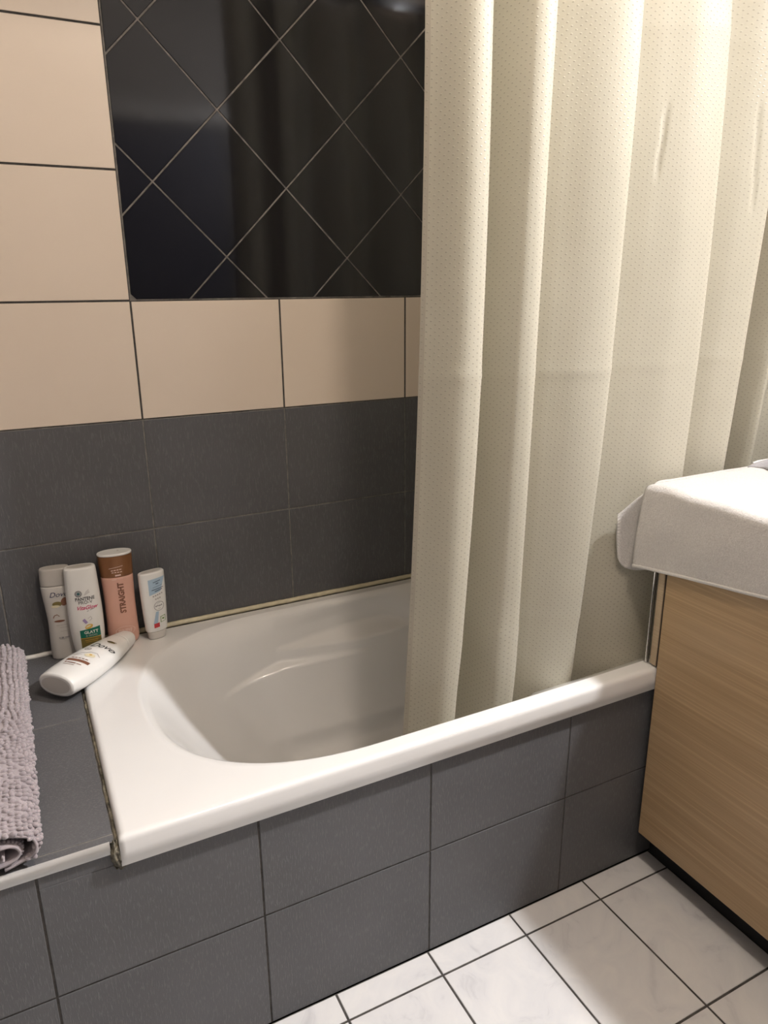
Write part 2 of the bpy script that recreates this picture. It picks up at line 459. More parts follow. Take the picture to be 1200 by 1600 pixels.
def basin_pt(th, z):
    xl, xr, yf, yb = section(z)
    cx = .74 + (1.085 - .74) * 0
    c, s = math.cos(th), math.sin(th)
    nL = 2.45; nR = 5.0
    if c < 0: ex, sy = sup(th, nL); x = cx + ex * (cx - xl)
    else:
        ex, sy = sup(th, nR); x = cx + ex * (xr - cx)
    ym = (yf + yb) / 2; y = ym + sy * (yb - yf) / 2
    # arm rest: long shallow recess in the upper part of the long sides
    d = TZ - z
    if abs(s) > .02:
        sd = 1 if s > 0 else -1
        curve = .080 + .080 * (1 - ss(.46, 1.05, x))
        wgt = ss(.35, .9, abs(s)) * (1 - ss(.30, .365, d)) * ss(.0, .05, d)
        step = ss(curve - .005, curve + .010, d)
        inside = ss(.50, .98, x) * (1 - ss(1.050, 1.075, x))
        y += sd * wgt * (0.026 * inside * (1 - step) - 0.040 * (1 - inside * (1 - step)) * ss(.44, .85, x))
    return (x, y, z)
zs = [TZ, TZ - .0012, TZ - .004, TZ - .008, TZ - .013, TZ - .02, TZ - .03]
offs = None
zz = TZ - .03
while zz > TZ - .385: zz -= .0035; zs.append(zz)
ths = [math.pi * 2 * (i + .5) / NA for i in range(NA)]
V = []; F = []
cxo = .74
def outer(th):
    x, y, z = basin_pt(th, TZ)
    # push the opening point out to the rectangle along the line from the opening's own centre
    dx, dy = x - 1.06, y - Oy
    k = min([(TX1 - 1.06) / dx if dx > 1e-9 else 1e9, (TX0 - 1.06) / dx if dx < -1e-9 else 1e9, (TY1 - Oy) / dy if dy > 1e-9 else 1e9, (TY0 - Oy) / dy if dy < -1e-9 else 1e9])
    return [1.06 + dx * k, Oy + dy * k]
outs = [outer(t) for t in ths]
for cxn, cyn in ((TX0, TY0), (TX0, TY1), (TX1, TY0), (TX1, TY1)):
    i = min(range(NA), key=lambda k: (outs[k][0] - cxn) ** 2 + (outs[k][1] - cyn) ** 2); outs[i] = [cxn, cyn]
def rin(p, d):
    x = max(TX0 + d, min(TX1 - d, p[0])); y = max(TY0 + d, min(TY1 - d, p[1])); return x, y
for d, z in ((.016, .456), (.0, .456), (0, .480), (0, TZ - .010), (.0008, TZ - .006), (.0028, TZ - .0028), (.006, TZ - .0008), (.0100, TZ), (.0130, TZ)):
    for p in outs:
        x, y = rin(p, d); V.append((x, y, z))
rows = 9
# flat of the rim, drawn in a little towards the opening
for k in (0.5, .93):
    for p, t in zip(outs, ths):
        x, y = rin(p, .0130); q = basin_pt(t, TZ); V.append((x + (q[0] - x) * k, y + (q[1] - y) * k, TZ))
    rows += 1
roll = [(0, 0), (.12, .0006), (.35, .0030), (.62, .0075), (.85, .015), (1, .026)]
for zi, z in enumerate(zs):
    for t in ths:
        V.append(basin_pt(t, z))
    rows += 1
zlast = zs[-1]
for k in (.6, .25, 0.02):
    for t in ths:
        q = basin_pt(t, zlast); V.append((1.1 + (q[0] - 1.1) * k, .338 + (q[1] - .338) * k, zlast - .004 * (1 - k)))
    rows += 1
for r in range(rows - 1):
    for i in range(NA):
        j = (i + 1) % NA
        F.append((r * NA + i, r * NA + j, (r + 1) * NA + j, (r + 1) * NA + i))
F.append(tuple((rows - 1) * NA + i for i in range(NA)))
V = [(x - TX0, y - TY0, z) for x, y, z in V]
shell = mesh('tub_shell', V, F, ENAMEL, parent=tub)
bm = bmesh.new(); bm.from_mesh(shell.data); bmesh.ops.recalc_face_normals(bm, faces=bm.faces)
# make the faces look into the basin
bm.faces.ensure_lookup_table()
f = max(bm.faces, key=lambda f: len(f.verts))
if f.normal.z < 0: bmesh.ops.reverse_faces(bm, faces=bm.faces)
bm.to_mesh(shell.data); bm.free()
# drain
V = []; F = []
for k, (r, z) in enumerate(((.0, .1235), (.02, .1235), (.026, .1225), (.030, .1190))):
    for i in range(24): V.append((1.5 - TX0 + r * math.cos(i * math.pi / 12), .34 - TY0 + r * math.sin(i * math.pi / 12), z))
for k in range(3):
    for i in range(24):
        j = (i + 1) % 24; F.append((k * 24 + i, k * 24 + j, (k + 1) * 24 + j, (k + 1) * 24 + i))
mesh('drain', V, F, CHROME, parent=tub)

# silicone along the wall, and the crumbling joint between ledge and bath
def bead(name, pts, r, m, jit=0.0, n=8):
    P = []
    for a, b in zip(pts[:-1], pts[1:]):
        k = max(2, int((Vector(b) - Vector(a)).length / .006))
        for i in range(k):
            p = Vector(a).lerp(Vector(b), i / k)
            P.append(p + Vector((noise.noise(p * 60 + Vector((3, 0, 0))), noise.noise(p * 60 + Vector((0, 9, 0))), noise.noise(p * 60))) * jit)
    P.append(Vector(pts[-1]))
    rr = [r * (1 + jit * 120 * noise.noise(p * 90)) if jit else r for p in P]
    return tube(P, rr, m, name, n=n)
tag(bead('trim_3', [(0.275, 0.688, 0.509), (1.95, 0.688, 0.509)], .0065, SILIC, .0006), kind='structure')
tag(bead('trim_4', [(XL + .01, 0.689, 0.4975), (0.262, 0.689, 0.4975)], .006, SILW, .0008), kind='structure')
tag(bead('trim_5', [(0.2618, 0.0, 0.4940), (0.2618, 0.688, 0.4945)], .0026, G_OLD, .0020), kind='structure')
tag(bead('trim_6', [(0.26, -0.001, 0.4555), (0.40, -0.002, 0.4555), (1.35, -0.002, 0.4555)], .0022, G_OLD, .0006), kind='structure')
# crumbled filler lump at the bath corner
bm = bmesh.new()
bmesh.ops.create_icosphere(bm, subdivisions=4, radius=1)
for v in bm.verts:
    d = v.co.copy(); s = 1 + .35 * noise.noise(d * 2.2) + .22 * noise.noise(d * 6) + .12 * noise.noise(d * 14)
    zf = d.z
    v.co = Vector((0.2578 + d.x * .0078 * s + (.008 if zf < 0 else 0) * -zf, -0.0055 + d.y * .0085 * s, 0.4725 + d.z * .0240 * s))
for k in range(26):
    c = Vector((0.262 + random.uniform(-.008, .011), -0.003 + random.uniform(-.003, .001), 0.452 + random.uniform(-.004, .006)))
    g = bmesh.ops.create_icosphere(bm, subdivisions=1, radius=random.uniform(.0015, .0035))
    for v in g['verts']: v.co = v.co + c
tag(bm_obj('trim_7', bm, G_OLD, smooth=True), kind='structure')

# ------------------------------------------------------------------ shower curtain
CP = [ # x at z=1.75, z=1.10, z=0.50, y
 (.869,.860,.834,.140),(.884,.875,.850,.126),(.905,.898,.870,.098),(.925,.919,.888,.083),(.945,.940,.906,.080),(.957,.952,.919,.084),(.963,.958,.925,.096),
 (.956,.951,.923,.145),(.966,.961,.936,.215),(.990,.985,.957,.225),(1.008,1.002,.984,.175),(1.024,1.017,1.000,.118),(1.040,1.033,1.016,.090),(1.060,1.053,1.040,.081),
 (1.078,1.070,1.058,.083),(1.087,1.079,1.067,.094),(1.086,1.078,1.066,.130),(1.110,1.102,1.090,.156),(1.150,1.142,1.122,.128),(1.190,1.182,1.155,.100),
 (1.226,1.218,1.186,.084),(1.257,1.249,1.211,.081),(1.269,1.261,1.223,.094),
 (1.272,1.264,1.228,.132),(1.300,1.295,1.255,.152),(1.355,1.355,1.31,.118),(1.41,1.415,1.37,.089),(1.468,1.483,1.45,.080),(1.484,1.499,1.46,.094),
 (1.492,1.507,1.47,.130),(1.53,1.53,1.50,.142),(1.59,1.575,1.54,.104),(1.650,1.622,1.58,.082),(1.662,1.634,1.59,.098),(1.660,1.632,1.59,.16),
 (1.668,1.640,1.60,.27),(1.700,1.670,1.63,.345),(1.760,1.735,1.68,.35),(1.795,1.760,1.70,.27),(1.812,1.774,1.715,.19),(1.822,1.785,1.72,.145),(1.833,1.800,1.735,.135),
 (1.850,1.825,1.77,.165),(1.885,1.870,1.82,.20),(1.925,1.925,1.90,.15),(1.945,1.945,1.94,.15)]
prof = catmull(CP, 14)
NC = len(prof); Z0, Z1 = 0.365, 2.085; NR = 200
def quad(z, a, b, c):      # through z=1.75,1.10,0.50
    z = min(z, 1.85)
    return a * (z - 1.10) * (z - .50) / (.65 * 1.25) + b * (z - 1.75) * (z - .50) / (-.65 * .60) + c * (z - 1.75) * (z - 1.10) / (-1.25 * -.60)
V = []; UV = []
crease_z = (0.62, 1.135, 1.735)
for r in range(NR + 1):
    z = Z0 + (Z1 - Z0) * r / NR
    row = [(quad(z, p[0], p[1], p[2]), p[3]) for p in prof]
    L = 0
    for i, (x, y) in enumerate(row):
        if i: L += math.hypot(prof[i][1] - prof[i - 1][1], prof[i][3] - prof[i - 1][3])
        a = row[max(i - 1, 0)]; b_ = row[min(i + 1, NC - 1)]
        tx, ty = b_[0] - a[0], b_[1] - a[1]; l = math.hypot(tx, ty) or 1
        nx, ny = ty / l, -tx / l
        d = 0.0022 * noise.noise(Vector((L * 5, z * 2.2, 3.1))) + 0.0008 * noise.noise(Vector((L * 22, z * 5.5, 7.7)))
        d += 0.0045 * (1 - ss(.5, .8, z)) * noise.noise(Vector((L * 9, z * 7, 1.3)))
        for kz, cz in enumerate(crease_z):
            c2 = cz + .010 * noise.noise(Vector((L * 4, kz * 5.0, 0)))
            dz = (z - c2); am = .5 + .9 * noise.noise(Vector((L * 7, kz * 3.3, 9)))
            d += 0.0022 * max(am, 0) * math.exp(-abs(dz) / .012)
        for (xa, za, xb_, zb_) in ((1.371, 1.600, 1.365, 1.490), (1.602, 1.620, 1.612, 1.440)):     # two sharp vertical creases
            if zb_ - .02 < z < za + .02 and y < .16:
                xc = xa + (xb_ - xa) * (za - z) / (za - zb_) + .0008 * math.sin(z * 90)
                f_ = ss(zb_ - .02, zb_ + .02, z) * (1 - ss(za - .02, za + .02, z))
                d -= .0048 * f_ * math.exp(-((x - xc) / .0028) ** 2)
        V.append((x + nx * d, y + ny * d, z)); UV.append((L, z))
F = []
for r in range(NR):
    for i in range(NC - 1):
        k = r * NC + i; F.append((k, k + 1, k + NC + 1, k + NC))
cur = mesh('shower_curtain', V, F, CURT, uv=UV)
tag(cur, 'cream satin shower curtain with woven dots hanging in folds inside the bath', 'shower curtain')
rod = tube([(XL + .01, .125, 2.100), (XR - .004, .125, 2.100)], .0125, CHROME, 'curtain_rod', n=20)
tag(rod, 'chrome curtain rod spanning above the bath between the side walls', 'curtain rod')
# ------------------------------------------------------------------ vanity cabinet
CX = 1.360
cab = empty('vanity_cabinet', (CX, -0.6, 0), 'light oak vanity cabinet beside the bath with a black plinth, under the towel', 'cabinet')
def cbox(name, x0, x1, y0, y1, z0, z1, m, bev=0.0):
    o = box(name, x0 - CX, x1 - CX, y0 + .6, y1 + .6, z0, z1, m, cab, bev); return o
cbox('body', CX + .019, XR - .004, -1.15, -.017, .092, .868, GAPM)
for (y0, y1) in ((-.580, -.016), (-1.148, -.584)):
    d = cbox('door', CX, CX + .018, y0, y1, .0865, .866, WOOD, .0012)
cbox('plinth', CX + .056, XR - .03, -1.14, -.006, .0, .0925, PLINTH)
cbox('filler_strip', CX + .001, CX + .016, -.0098, .0058, .5105, .868, WOODE, .0012)
cbox('strip_joint', CX + .004, CX + .014, -.0160, -.0099, .508, .868, GAPM)
cbox('side_panel', CX + .017, XR - .03, -.016, .012, .5095, .868, WHITEM)
o = tube([(.0005, .6165, .509), (.0005, .6165, .868)], .0018, CHROME, 'edge_profile', cab, n=8); o['label'] = 'thin chrome edge profile'
tube([(.003, .6120, .509), (.003, .6120, .868)], .0014, GAPM, 'gap_shade', cab, n=8)  # dark rod: shade of the gap beside the chrome, put into its colour
cbox('worktop', CX + .001, XR - .004, -1.15, .050, .8685, .890, WHITEM, .002)

# ------------------------------------------------------------------ towel
NU, NV = 84, 120
def lerp(a, b, t): return a + (b - a) * t
# cross-section in x/z of the main drape, s = arc position; hem z varies along y
def towel_main(u, v):
    """u 0..1 from front hem over the edge to the wall side, v 0..1 from the bath end (y=.058) to the near end"""
    y = lerp(.056, -.66, v)
    hem = lerp(.716, .775, min(1, v * 1.7))
    X = CX - .006; ZT = .8985
    hang = ZT - hem
    total = hang + .40
    s = u * total
    R_ = .012
    if s < hang - R_: x = X - .004 * math.sin(math.pi * s / hang) ; z = hem + s
    elif s < hang + R_ * .57:
        a = (s - (hang - R_)) / (R_ * 1.57) * math.pi / 2
        x = X + R_ * (1 - math.cos(a)); z = ZT - R_ + R_ * math.sin(a)
    else: x = X + R_ + (s - hang - R_ * .57); z = ZT
    # free corner: hem corner sags outwards and along +y
    if v < .12:
        k = (1 - v / .12) ** 2; h = max(0, (ZT - z) / hang)
        y += .006 * k * h; x -= .010 * k * h
        y -= .020 * k * max(0, 1 - abs(z - ZT) / .02) * 0
    top_round = max(0, 1 - (v / .03)) if v < .03 else 0
    z -= .006 * top_round ** 2 * (1 if z > ZT - .03 else 0)
    n = noise.noise(Vector((x * 14, y * 14, z * 14)))
    if z > ZT - .001: z += .003 * n + .0015
    else: x += .0035 * n
    return Vector((x, y, z))
V = [towel_main(i / NU, j / NV) for j in range(NV + 1) for i in range(NU + 1)]
nm = len(V)
F = [(j * (NU + 1) + i, j * (NU + 1) + i + 1, (j + 1) * (NU + 1) + i + 1, (j + 1) * (NU + 1) + i) for j in range(NV) for i in range(NU)]
# bath-end flap, whose front corner is pushed out towards the room
cols = [ # (top, mid, bottom)
 ((1.328,.103,.823),(1.3315,.102,.772),(1.336,.100,.726)),
 ((1.340,.094,.838),(1.344,.098,.770),(1.347,.094,.706)),
 ((1.356,.078,.862),(1.360,.086,.780),(1.364,.084,.699)),
 ((1.372,.060,.884),(1.374,.071,.790),(1.378,.071,.699)),
 ((1.392,.058,.8985),(1.400,.070,.800),(1.402,.068,.700)),
 ((1.44,.058,.8985),(1.45,.068,.800),(1.45,.070,.700)),
 ((1.52,.058,.8985),(1.52,.070,.800),(1.52,.073,.700)),
 ((1.60,.058,.8985),(1.60,.067,.800),(1.60,.069,.702)),
 ((1.70,.058,.8985),(1.70,.070,.800),(1.70,.073,.704)),
 ((1.75,.058,.8985),(1.75,.068,.800),(1.75,.070,.705))]
cols2 = catmull([sum([list(p) for p in c], []) for c in cols], 8)
NV2 = 30
for c in cols2:
    a, b_, d = Vector(c[0:3]), Vector(c[3:6]), Vector(c[6:9])
    for k in range(NV2 + 1):
        t = k / NV2
        p = a * (1 - t) * (1 - 2 * t) + b_ * 4 * t * (1 - t) + d * t * (2 * t - 1)
        p.y += .003 * noise.noise(p * 16)
        V.append(p)
for j in range(len(cols2) - 1):
    for k in range(NV2):
        q = nm + j * (NV2 + 1) + k; F.append((q, q + 1, q + NV2 + 2, q + NV2 + 1))
tw = mesh('towel', V, F, TOWEL)
md = tw.modifiers.new('thick', 'SOLIDIFY'); md.thickness = .005; md.offset = 0
tag(tw, 'white terry towel draped over the top of the oak cabinet, its corner hanging down', 'towel')
# stitched hem bands
def strip_mesh(name, fa, fb_, n, parent, m, off):
    V = []; F = []
    for i in range(n + 1):
        a, b2, nrm = fa(i / n), fb_(i / n), off
        for p in (a, b2): V.append(p + nrm)
    for i in range(n): F.append((2 * i, 2 * i + 1, 2 * i + 3, 2 * i + 2))
    o = mesh(name, V, F, m, parent=parent); md = o.modifiers.new('t', 'SOLIDIFY'); md.thickness = .0012; md.offset = 0
    return o
strip_mesh('hem', lambda t: towel_main(0.0, t), lambda t: towel_main(.012, t), 80, tw, TOWELHEM, Vector((-.0034, 0, 0)))
def flap_pt(j, k):
    c = cols2[j]; a, b_, d = Vector(c[0:3]), Vector(c[3:6]), Vector(c[6:9]); t = k
    return a * (1 - t) * (1 - 2 * t) + b_ * 4 * t * (1 - t) + d * t * (2 * t - 1)
# ribbed band along the flap's free edge
V = []; F = []
nr = 90
for k in range(nr + 1):
    t = k / nr; rb = .0009 * (1 if (k // 3) % 2 else 0)
    for j, dx in ((0, 0), (2, 0), (5, 0)):
        p = flap_pt(j, t); p += Vector((-.5, -.8, 0)).normalized() * (.0031 + (rb if j < 5 else 0)); V.append(p)
for k in range(nr):
    for j in range(2):
        q = k * 3 + j; F.append((q, q + 1, q + 4, q + 3))
o = mesh('border_band', V, F, TOWELHEM, parent=tw, smooth=False)
# folded roll of a second cloth at the back right of the cabinet top
GREYCL = plain('grey_cloth', (0.36, 0.35, 0.36), .9, nscale=300, var=.1)
V = []; F = []
for i in range(41):
    t = i / 40; x = 1.66 + .16 * t
    for k in range(13):
        a = math.pi * k / 12
        yy = .015 - .030 * math.cos(a) ; z = .9045 + (.012 + .006 * math.sin(math.pi * min(1, t * 3) / 2)) * math.sin(a) * ss(0, .12, t + .02)
        V.append((x - .015 * abs(math.cos(a)) * (1 if t < .1 else 0), yy + .002 * noise.noise(Vector((x * 30, k, 0))), z))
for i in range(40):
    for k in range(12):
        q = i * 13 + k; F.append((q, q + 1, q + 14, q + 13))
fc = mesh('folded_cloth', V, F, GREYCL); md = fc.modifiers.new('t', 'SOLIDIFY'); md.thickness = .003; md.offset = 1
tag(fc, 'grey cloth with a rounded fold on top of the white towel, at the right edge', 'cloth')
tube([(1.662, .046, .9085), (1.68, .047, .9105), (1.74, .047, .911), (1.82, .047, .911)], .003, TOWELHEM, 'hem', fc)

# ------------------------------------------------------------------ rolled bath mat
MX, MZ, MA, MB_ = 0.112, 0.5355, 0.050, 0.030
mat = empty('bath_mat', (MX, 0.3, 0.4955), 'rolled lilac-grey chenille bath mat lying on the tiled ledge beside the bath', 'bath mat')
def roll_pt(turn, y):
    """spiral: turn 0 = outer edge .. 2 = inside"""
    a = -0.5 * math.pi - turn * 2 * math.pi
    k = 1 - .36 * turn
    cx_ = MX - .004 * turn; cz_ = MZ - .004 * turn
    return Vector((cx_ + MA * k * math.cos(a) * -1, y, cz_ + MB_ * k * math.sin(a)))
Y0, Y1 = -0.004, 0.640
V = []; F = []; NT_, NY = 110, 14
for j in range(NY + 1):
    y = lerp(Y0, Y1, j / NY)
    for i in range(NT_ + 1):
        p = roll_pt(2.3 * i / NT_, y + .006 * noise.noise(Vector((i * .15, 0, 0)))); V.append(p - mat.location)
for j in range(NY):
    for i in range(NT_):
        q = j * (NT_ + 1) + i; F.append((q, q + 1, q + NT_ + 2, q + NT_ + 1))
bk = mesh('backing', V, F, CHEN, parent=mat); md = bk.modifiers.new('t', 'SOLIDIFY'); md.thickness = .0035; md.offset = 0
# chenille noodles on the outside
V = []; F = []
def noodle(base, d, L, r, side):
    k0 = len(V); d = d.normalized(); a = d.cross(side).normalized(); b_ = d.cross(a)
    bend = side * random.uniform(-.25, .25) * L
    for k, (t, rr) in enumerate(((0, .8), (.35, 1.05), (.7, 1.0), (.93, .62))):
        c = base + d * L * t + bend * t * t
        for i in range(6):
            an = i * math.pi / 3; V.append(c + (a * math.cos(an) + b_ * math.sin(an)) * r * rr)
    V.append(base + d * L + bend)
    for k in range(3):
        for i in range(6):
            j = (i + 1) % 6; F.append((k0 + k * 6 + i, k0 + k * 6 + j, k0 + (k + 1) * 6 + j, k0 + (k + 1) * 6 + i))
    for i in range(6): F.append((k0 + 18 + i, k0 + 18 + (i + 1) % 6, k0 + 24))
yy = Y0 + .005; row = 0
while yy < Y1 - .002:
    near = 1 - ss(.22, .40, yy); nn = 24 + int(5 * near)
    for i in range(nn):
        turn = (i + .12 * math.sin(yy * 40)) / nn
        a = -0.5 * math.pi - turn * 2 * math.pi
        p = roll_pt(turn * .98, yy); nrm = Vector((-math.cos(a) / MA, 0, math.sin(a) / MB_)).normalized()
        if p.z < MZ - MB_ * .88: continue
        front = 1 - ss(.22, .40, yy)
        side = Vector((1, 0, 0)) if random.random() < .8 else Vector((-1, 0, 0))
        d = nrm * .62 + (side * .75 + Vector((0, -.30, -.25))) * front + Vector((random.uniform(-.15, .15), .75, 0)) * (1 - front)
        d += Vector((random.uniform(-.2, .2), random.uniform(-.2, .2), random.uniform(-.2, .2)))
        L = random.uniform(.0075, .0105)
        if p.z < .512 and d.z < 0: d.z = .1
        noodle(p + Vector((random.uniform(-.001, .001), random.uniform(-.0014, .0014), 0)) - mat.location, d, L, random.uniform(.0034, .0043), Vector((0, 1, 0)) if front > .5 else Vector((1, 0, 0)))
    yy += .0064 + .0030 * near; row += 1
pile = mesh('chenille_pile', V, F, CHEN, parent=mat); pile['kind'] = 'stuff'
# inner noodles showing at the rolled end
V = []; F = []
for i in range(34):
    turn = 1.0 + i / 30
    p = roll_pt(turn, 0.006); a = -0.5 * math.pi - turn * 2 * math.pi
    nrm = Vector((-math.cos(a) / MA, 0, math.sin(a) / MB_)).normalized()
    for q in range(3): noodle(p + Vector((0, .007 * q, 0)) - mat.location, nrm * .6 + Vector((0, -.25, 0)), .006, .0024, Vector((0, 1, 0)))
inn = mesh('inner_pile', V, F, CHEN, parent=mat); inn['kind'] = 'stuff'

# ------------------------------------------------------------------ bottles
def ipl(tab, z):
    if z <= tab[0][0]: return tab[0][1:]
    for a, b_ in zip(tab[:-1], tab[1:]):
        if z <= b_[0]:
            t = (z - a[0]) / (b_[0] - a[0]); return tuple(x + (y - x) * t for x, y in zip(a[1:], b_[1:]))
    return tab[-1][1:]
class Bottle:
    """prof: (z, half width, half depth, exponent); front is -y"""
    def __init__(s, root, prof, smooth=10):
        s.root = root; s.prof = prof
        P = catmull([list(p) for p in prof], smooth); s.tab = [tuple(p) for p in P]
    def front(s, x, z):
        a, b_, n = ipl(s.tab, z); k = min(abs(x) / a, .999)
        return -b_ * (1 - k ** n) ** (1 / n)
    def part(s, name, z0, z1, m, grow=0.0, captop=True, capbot=True, label=None):
        N = 48; zs_ = [z0] + [p[0] for p in s.tab if z0 + 1e-4 < p[0] < z1 - 1e-4] + [z1]
        V = []; F = []; ring = []
        if capbot: ring.append((z0, .0)); ring.append((z0, .9)); 
        L = []
        H = .0016
        def add(z, zi, k):
            a, b_, n = ipl(s.tab, zi); a += grow; b_ += grow
            a2, b2 = a - k, b_ - k
            for i in range(N):
                t = 2 * math.pi * i / N; ex, ey = sup(t, n); V.append((ex * a2, ey * b2, z))
        cnt = 0
        if capbot:
            for z, k in ((z0, .0022), (z0 + .0006, .0007)): add(z, z0, k); cnt += 1
            zs2 = [max(z0 + .0022, zs_[0])] + [z for z in zs_[1:] if z > z0 + .0022]
        else: zs2 = zs_
        if captop: zs2 = [z for z in zs2 if z < z1 - .0022] + [z1 - .0022]
        for z in zs2: add(z, z, 0); cnt += 1
        if captop:
            for z, k in ((z1 - .0006, .0007), (z1, .0022)): add(z, z1, k); cnt += 1
        for r in range(cnt - 1):
            for i in range(N):
                j = (i + 1) % N; F.append((r * N + i, r * N + j, (r + 1) * N + j, (r + 1) * N + i))
        F.append(tuple(reversed(range(N)))); F.append(tuple((cnt - 1) * N + i for i in range(N)))
        o = mesh(name, V, F, m, parent=s.root)
        for p in o.data.polygons:
            if len(p.vertices) > 4: p.use_smooth = False
        if label: o['label'] = label
        return o
    def map(s, x, z, eps=.0005): return (x, s.front(x, z) - eps, z)
    def patch(s, name, pts, m, nx=14, nz=10, eps=.0004, parent=None, bounds=None):
        """quad patch from 4 corners (x,z)"""
        (ax, az), (bx, bz), (cx_, cz_), (dx, dz) = pts; V = []; F = []
        for j in range(nz + 1):
            v = j / nz
            for i in range(nx + 1):
                u = i / nx
                x = (ax * (1 - u) + bx * u) * (1 - v) + (dx * (1 - u) + cx_ * u) * v
                z = (az * (1 - u) + bz * u) * (1 - v) + (dz * (1 - u) + cz_ * u) * v
                V.append(s.map(x, z, eps))
        for j in range(nz):
            for i in range(nx):
                k = j * (nx + 1) + i; F.append((k, k + 1, k + nx + 2, k + nx + 1))
        return mesh(name, V, F, m, parent=parent or s.root)
    def lines(s, name, segs, m, eps=.0006):
        """thin printed strokes: (x0,z0,x1,z1,half thickness)"""
        V = []; F = []
        for (x0, z0, x1, z1, h) in segs:
            n = 6; dx, dz = x1 - x0, z1 - z0; l = math.hypot(dx, dz) or 1; px_, pz_ = -dz / l * h, dx / l * h
            k = len(V)
            for i in range(n + 1):
                t = i / n; x = x0 + dx * t; z = z0 + dz * t
                V.append(s.map(x + px_, z + pz_, eps)); V.append(s.map(x - px_, z - pz_, eps))
            for i in range(n): F.append((k + 2 * i, k + 2 * i + 1, k + 2 * i + 3, k + 2 * i + 2))
        return mesh(name, V, F, m, parent=s.root)
    def ellipse(s, name, cx_, cz_, rx, rz, m, rot=0, ring=None, eps=.0007, n=28):
        V = []; F = []; c, sn = math.cos(rot), math.sin(rot)
        def P(k, a):
            x, z = rx * k * math.cos(a), rz * k * math.sin(a); return s.map(cx_ + x * c - z * sn, cz_ + x * sn + z * c, eps)
        ks = [1, ring] if ring else [1, .66, .33, .02]
        for k in ks:
            for i in range(n): V.append(P(k, 2 * math.pi * i / n))
        for r in range(len(ks) - 1):
            for i in range(n):
                j = (i + 1) % n; F.append((r * n + i, r * n + j, (r + 1) * n + j, (r + 1) * n + i))
        return mesh(name, V, F, m, parent=s.root)
    def text(s, name, txt, cx_, cz_, size, m, rot=0, shear=0.0, bold=0.0, sx=1.0, eps=.0007):
        cu_ = bpy.data.curves.new('lettering', 'FONT'); cu_.body = txt; cu_.size = size; cu_.align_x = 'CENTER'; cu_.align_y = 'CENTER'
        cu_.shear = shear; cu_.offset = bold; cu_.resolution_u = 3
        to = bpy.data.objects.new('lettering', cu_); C.objects.link(to)
        dg = bpy.context.evaluated_depsgraph_get(); me = bpy.data.meshes.new_from_object(to.evaluated_get(dg))
        bpy.data.objects.remove(to); bpy.data.curves.remove(cu_)
        c, sn = math.cos(rot), math.sin(rot)
        for v in me.vertices:
            x, z = v.co.x * sx, v.co.y
            v.co = s.map(cx_ + x * c - z * sn, cz_ + x * sn + z * c, eps)
        me.materials.clear(); me.materials.append(m)
        o = bpy.data.objects.new(name, me); return link(o, s.root)
def inks(n, c, r=.5, metal=0): return plain(n, c, r, metal=metal, nscale=300, var=.03)
P_WHITE = plain('pearl_white_plastic', (0.83, 0.82, 0.79), .28, coat=.3, nscale=30, var=.015)
P_GREY = plain('pearl_grey_plastic', (0.62, 0.59, 0.55), .32, coat=.2, nscale=30, var=.02)
P_PINK = plain('salmon_pink_plastic', (0.70, 0.40, 0.31), .35, nscale=30, var=.02)
P_BROWN = plain('bronze_brown_plastic', (0.24, 0.105, 0.042), .3, metal=.3, nscale=30, var=.04)
P_FROST = plain('frosted_cap', (0.50, 0.47, 0.43), .38, nscale=30, var=.03)
I_NAVY = inks('navy_ink', (0.03, 0.035, 0.09)); I_BLACK = inks('black_ink', (0.03, 0.03, 0.032)); I_GREY = inks('grey_ink', (0.30, 0.29, 0.29))
I_PINK = inks('magenta_ink', (0.62, 0.05, 0.16)); I_GREEN = inks('green_ink', (0.0, 0.15, 0.10)); I_OLIVE = inks('olive_gold_ink', (0.20, 0.155, 0.045), .35)
I_GOLD = inks('gold_ink', (0.75, 0.45, 0.08), .3); I_PURPLE = inks('lilac_ink', (0.36, 0.27, 0.50)); I_BROWN = inks('brown_ink', (0.22, 0.09, 0.05))
I_RED = inks('red_ink', (0.55, 0.04, 0.05)); I_BLUE = inks('pale_blue_ink', (0.42, 0.56, 0.68)); I_LGREEN = inks('leaf_green_ink', (0.16, 0.30, 0.08)); I_CREAM = inks('cream_ink', (0.80, 0.72, 0.50))
I_WHITE = inks('white_ink', (0.82, 0.80, 0.76)); I_PALEP = inks('pale_pink_ink', (0.80, 0.58, 0.50))
I_TEXTG = inks('soft_grey_ink', (0.45, 0.42, 0.40))

GRP = 'bottles gathered in the corner of the bath'
# A: slender lotion bottle against the wall
A = Bottle(empty('lotion_bottle', (0.2450, 0.667, 0.4955), 'greyish white lotion bottle with frosted cap, farthest left in the corner', 'bottle', GRP, (0, 0, math.radians(-6))),
    [(0, .0285, .0185, 2.3), (.02, .0292, .019, 2.3), (.05, .0285, .0185, 2.3), (.085, .0272, .0175, 2.3), (.115, .0285, .018, 2.3), (.15, .0312, .019, 2.4), (.175, .0322, .0185, 2.5), (.205, .0312, .017, 2.5), (.215, .0300, .0155, 2.5)])
A.part('body', 0, .1745, P_GREY); A.part('cap', .1750, .2145, P_FROST, -.0004)
A.text('brand_lettering', 'Dove', .002, .156, .0165, I_NAVY, shear=.35)
A.ellipse('nut_picture', -.002, .134, .010, .006, I_OLIVE); A.ellipse('nut_picture', .013, .138, .007, .010, I_BROWN, rot=-.3)
A.ellipse('flower_picture', -.006, .129, .009, .003, I_CREAM, eps=.0009)
A.lines('swirl_picture', [(-.014, .101, -.011, .107, .0009), (-.011, .107, -.005, .109, .0009), (-.005, .109, -.001, .104, .0007)], I_BROWN)
A.ellipse('pod_picture', -.002, .093, .011, .0026, I_BROWN)
